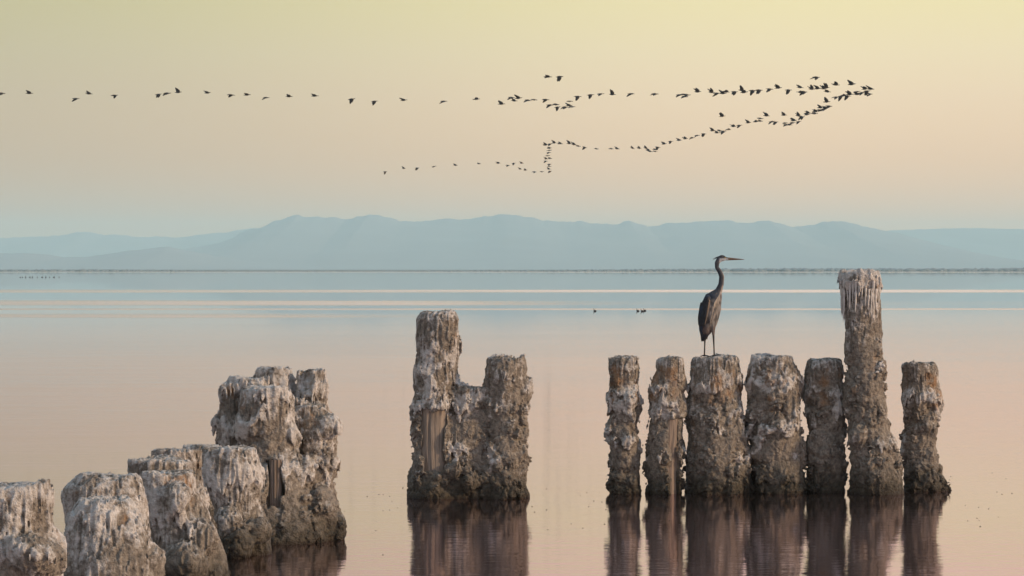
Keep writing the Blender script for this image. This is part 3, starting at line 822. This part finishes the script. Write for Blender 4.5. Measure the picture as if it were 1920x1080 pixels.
pb.name = 'breast_plume'; link('breast_plume', pb, plain('pale_feather', (.38, .31, .24), .8, .3, 40), heron)
tl = feather_fan([(hp(200 + 5 * i, 700, .0 + .01 * (i % 2)), hp(178 + 12 * i, 848 - 6 * i, .012 * (i % 2)), .016, .004) for i in range(4)])
tl.name = 'tail'; link('tail', tl, plain('tail_feather', (.10, .065, .05), .8, .3, 40), heron)

# ------------------------------------------------------------------ flock
BIRD = plain('dark_plumage', (.022, .015, .011), .8, .3, 6)
def bird_mesh(a1, a2, sweep, fold=1.0):
    V, Q = [], []
    prof = [(-.36, .004, .02), (-.30, .055, .02), (-.22, .06, .045), (-.10, .075, .072), (.02, .08, .08), (.12, .06, .062), (.20, .034, .036), (.27, .028, .03), (.315, .034, .034), (.345, .016, .016), (.42, .003, .003)]
    na = 8
    for (x, ry_, rz_) in prof:
        zc = .012 * sstep(.1, .3, np.array(x)) if x > .1 else 0
        for j in range(na):
            a = 2 * math.pi * j / na
            V.append((x, 1.15 * ry_ * math.cos(a), float(zc) + 1.2 * rz_ * math.sin(a)))
    for i in range(len(prof) - 1):
        for j in range(na):
            k = (j + 1) % na
            Q.append((i * na + j, i * na + k, (i + 1) * na + k, (i + 1) * na + j))
    st = [(0, .24, 0.02), (.14, .235, .01), (.27, .21, 0), (.38, .16, -.04), (.47, .10, -.07), (.53, .03, -.10)]
    for s in (-1, 1):
        o = len(V); y = z = 0.0; prev = 0
        for (d, ch, xo) in st:
            ang = R(a1) if d <= .28 else R(a2)
            y += math.cos(ang) * (d - prev) * fold; z += math.sin(ang) * (d - prev); prev = d
            xo2 = xo + .03 - sweep * max(0, d - .15)
            th = .026 * (1 - d) + .004
            V += [(xo2 + ch * .55, s * (y + .03), z + .03), (xo2 + ch * .1, s * (y + .03), z + .03 + th), (xo2 - ch, s * (y + .03), z + .025), (xo2 + ch * .1, s * (y + .03), z + .03 - th)]
        for i in range(len(st) - 1):
            for j in range(4):
                k = (j + 1) % 4
                q = (o + i * 4 + j, o + i * 4 + k, o + (i + 1) * 4 + k, o + (i + 1) * 4 + j)
                Q.append(q if s > 0 else q[::-1])
        e = o + (len(st) - 1) * 4; Q.append((e, e + 1, e + 2, e + 3))
    return mesh_np('flying_bird', V, Q)
POSE = {'U': [bird_mesh(50, 38, .55), bird_mesh(62, 66, .3)], 'u': [bird_mesh(34, 12, .5), bird_mesh(30, 35, .6)], 'L': [bird_mesh(6, -8, .4), bird_mesh(12, 2, .3)],
        'd': [bird_mesh(-12, -38, .45), bird_mesh(-24, -30, .6)], 'D': [bird_mesh(-45, -66, .4), bird_mesh(-58, -72, .15)]}
WORDS = {'U': 'wings raised', 'u': 'wings half raised', 'L': 'wings level', 'd': 'wings half lowered', 'D': 'wings lowered'}
FLOCK = [
 ('the sparse upper row, far left', 'x', [(3,175,'d'),(55,175,'u'),(142,185,'d'),(167,176,'u'),(215,179,'d'),(297,177,'D'),(313,175,'d'),(334,173,'U'),(389,174,'L'),(433,178,'d'),(463,178,'u'),
   (499,183,'d'),(542,181,'u'),(590,180,'u'),(659,186,'D'),(702,190,'D'),(757,188,'u'),(832,190,'d'),(893,186,'L')]),
 ('the pair above the upper row', 'x', [(1027,144,'L'),(1049,144,'D')]),
 ('the bunched middle of the upper row', 'x', [(940,195,'U'),(959,183,'d'),(964,189,'u'),(972,184,'u'),(990,188,'d'),(1001,187,'L'),(1023,187,'d'),(1031,197,'d'),(1042,196,'L'),(1045,201,'D'),(1059,201,'d'),(1067,198,'u'),(1073,200,'d'),(1068,190,'L'),(1083,181,'D')]),
 ('the thin upper row right of centre', 'x', [(1107,178,'D'),(1126,176,'d'),(1148,177,'U'),(1183,176,'d'),(1228,176,'d')]),
 ('the closer-spaced upper row right', 'x', [(1274,178,'d'),(1281,177,'L'),(1288,178,'d'),(1284,181,'d'),(1308,172,'U'),(1334,173,'U'),(1344,175,'d'),(1355,175,'u'),(1361,172,'L'),(1377,172,'D'),(1391,169,'U'),(1395,173,'u'),(1411,170,'D'),(1423,169,'D')]),
 ('the upper row just before the tip', 'x', [(1443,167,'D'),(1459,165,'U'),(1478,169,'D'),(1500,164,'u'),(1500,173,'L'),(1507,172,'D'),(1522,167,'U'),(1533,166,'u'),(1545,166,'U'),(1549,164,'U'),(1551,172,'u')]),
 ('the leading tip of the flock', 'x', [(1567,159,'u'),(1597,158,'u'),(1567,182,'d'),(1576,181,'D'),(1582,179,'L'),(1588,180,'D'),(1593,177,'U'),(1607,172,'L'),(1607,177,'u'),(1616,174,'d'),(1622,167,'U'),(1625,171,'D'),(1632,167,'u'),(1629,176,'d')]),
 ('the lower row below the tip', 'x', [(1470,216,'U'),(1497,217,'U'),(1503,219,'D'),(1513,215,'L'),(1515,212,'u'),(1527,213,'L'),(1529,209,'u'),(1537,207,'L'),(1538,202,'U'),(1544,205,'d'),(1547,202,'L'),(1554,199,'d'),(1550,191,'U')]),
 ('the trailing knot under the lower row', 'x', [(1447,228,'d'),(1454,229,'D'),(1472,231,'L'),(1474,234,'d'),(1480,234,'L'),(1486,230,'d'),(1488,226,'u'),(1497,228,'D')]),
 ('the lower row\'s rising diagonal', 'x', [(1245,270,'U'),(1257,265,'D'),(1273,263,'u'),(1285,260,'u'),(1298,258,'d'),(1307,254,'d'),(1319,251,'D'),(1336,245,'U'),(1344,249,'u'),(1349,245,'L'),(1354,248,'d'),(1357,246,'d'),(1366,243,'L'),(1375,237,'u'),(1386,235,'D'),(1403,230,'U'),(1417,228,'L'),(1425,227,'L'),(1425,222,'L'),(1437,217,'U')]),
 ('the dip at the diagonal\'s foot', 'x', [(1186,278,'u'),(1198,278,'u'),(1211,278,'u'),(1215,282,'u'),(1219,284,'L'),(1228,284,'L'),(1229,280,'d'),(1233,276,'D')]),
 ('the lower row\'s short flat stretch', 'x', [(1067,269,'U'),(1076,271,'u'),(1084,274,'L'),(1096,276,'D'),(1118,279,'L'),(1146,279,'L'),(1157,279,'u')]),
 ('the near-vertical kink of the lower row', 'y', [(1050,269,'L'),(1039,268,'U'),(1031,270,'d'),(1023,272,'u'),(1030,278,'u'),(1030,282,'L'),(1029,286,'d'),(1027,292,'L'),(1031,297,'L'),(1024,298,'u'),(1023,302,'D'),(1030,308,'d'),(1030,312,'L'),(1029,317,'u'),(1031,321,'D')]),
 ('the lower row\'s left tail', 'x', [(722,322,'D'),(757,316,'U'),(782,315,'D'),(814,312,'d'),(854,310,'u'),(898,307,'L'),(934,306,'u'),(952,310,'d'),(963,306,'D'),(978,306,'u'),(975,317,'u'),(985,319,'u'),(1002,322,'d'),(1016,322,'L')]),
]
ORD = ['first', 'second', 'third', 'fourth', 'fifth', 'sixth', 'seventh', 'eighth', 'ninth', 'tenth', 'eleventh', 'twelfth', 'thirteenth', 'fourteenth', 'fifteenth',
       'sixteenth', 'seventeenth', 'eighteenth', 'nineteenth', 'twentieth', 'twenty-first']
rb = random.Random(11)
ALT = 17.0
def fly(px, py, pose, label):
    Yb = ALT * F / (505 - py)
    o = link('flying_bird', POSE[pose][rb.randrange(2)], BIRD, None, P(px, py, Yb))
    o.rotation_euler = (R(rb.uniform(-16, 16)), R(rb.uniform(-7, 7) + (12 if px in range(1040, 1240) and py > 260 else 0)), R(rb.uniform(-22, 22)))
    s = rb.uniform(.93, 1.06); o.scale = (s, s, s * rb.uniform(.72, .98))
    tag(o, label, 'bird', 'flock flying across the sky')
for seg, axis, birds in FLOCK:
    birds = sorted(birds, key=lambda q: q[0] if axis == 'x' else q[1])
    side_ = 'from left' if axis == 'x' else 'from top'
    for i, (px, py, po) in enumerate(birds):
        fly(px, py, po, f'bird, {WORDS[po]}, {ORD[i]} {side_} in {seg}')
fly(1530, 145, 'd', 'lone dark bird flying above the upper row, near the flock\'s tip')
fly(1354, 218, 'U', 'lone dark bird flying between the upper and lower rows')

# ------------------------------------------------------------------ birds floating on the lake
def floater():
    def fn(G):
        body = cone_chain(G, [((-.15, 0, .04), .03), ((-.06, 0, .03), .075), ((.06, 0, .035), .07), ((.12, 0, .05), .045)], .85)
        neck = cone_chain(G, [((.11, 0, .06), .035), ((.125, 0, .13), .024), ((.13, 0, .19), .028), ((.15, 0, .20), .026)])
        bl = cone_chain(G, [((.16, 0, .198), .012), ((.215, 0, .19), .004)])
        return smin(smin(body, neck, np.float32(.03)), bl, np.float32(.01))
    v, f = sdf_mesh('waterbird', fn, (-.22, -.12, -.06), (.25, .12, .26), .011)
    return mesh_np('waterbird', v, f)
DUCK = plain('dark_waterfowl', (.018, .018, .020), .8, .3, 10)
dm_ = floater()
for (px, py, fl, s, lab) in ((1115.5, 581, -1, .95, 'small dark waterbird floating alone, left of the trio'), (1196, 581, -1, .95, 'small dark waterbird floating, leftmost of the close trio'),
                         (1204, 581.5, -1, .95, 'small dark waterbird floating, middle of the close trio'), (1209, 580.5, -1, .95, 'small dark waterbird floating, rightmost of the close trio')):
    Yb = EYE * F / (py + 2.5 - 505)
    o = link('waterbird', dm_, DUCK, None, P(px, 505, Yb) * np.array((1, 1, 0)))
    s *= .55; o.scale = (s, s, s * 1.45)
    if fl < 0: o.rotation_euler = (0, 0, math.pi)
    tag(o, lab, 'waterbird', 'waterbirds floating left of the heron')
far = [38, 42, 48, 56, 61, 70, 79, 86, 93, 101, 111]
for i, px in enumerate(far):
    Yb = EYE * F / (520.2 - 505)
    o = link('waterbird', dm_, DUCK, None, P(px, 505, Yb) * np.array((1, 1, 0)))
    s = 1.3 + .6 * ((i * 7) % 5) / 4; o.scale = (s, s, s * 1.3); o.rotation_euler = (0, 0, (i % 3) * 2.2)
    tag(o, f'tiny waterbird speck near the far shore at left, {ORD[i]} from the left', 'waterbird', 'distant waterbirds at the far left')

# specks of floating debris round the piles
def specks():
    V, Q = [], []
    r_ = random.Random(21)
    spots_ = [(730, 930, 60, 14), (1020, 950, 45, 25), (1120, 940, 20, 20), (1820, 935, 60, 30), (720, 965, 60, 30), (1240, 985, 30, 12), (1440, 985, 60, 14), (1600, 975, 60, 14), (1860, 960, 40, 40)]
    for (cx_, cy_, sx, sy) in spots_:
        for _ in range(8):
            px, py = r_.gauss(cx_, sx), max(700, r_.gauss(cy_, sy))
            Yb = EYE * F / (py - 505)
            p = P(px, 505, Yb); s = r_.uniform(.0025, .005)
            o = len(V)
            V += [(p[0] - s * 1.6, p[1], .003), (p[0], p[1] - s, .003), (p[0] + s * 1.6, p[1], .003), (p[0], p[1] + s, .003), (p[0], p[1], .003 + s), (p[0], p[1], -.004)]
            Q += [(o, o + 1, o + 4), (o + 1, o + 2, o + 4), (o + 2, o + 3, o + 4), (o + 3, o, o + 4), (o + 1, o, o + 5), (o + 2, o + 1, o + 5), (o + 3, o + 2, o + 5), (o, o + 3, o + 5)]
    return mesh_np('floating_debris', V, Q, False)
tag(link('floating_debris', specks(), plain('debris', (.05, .04, .035), .9, .2, 5)), kind='stuff')
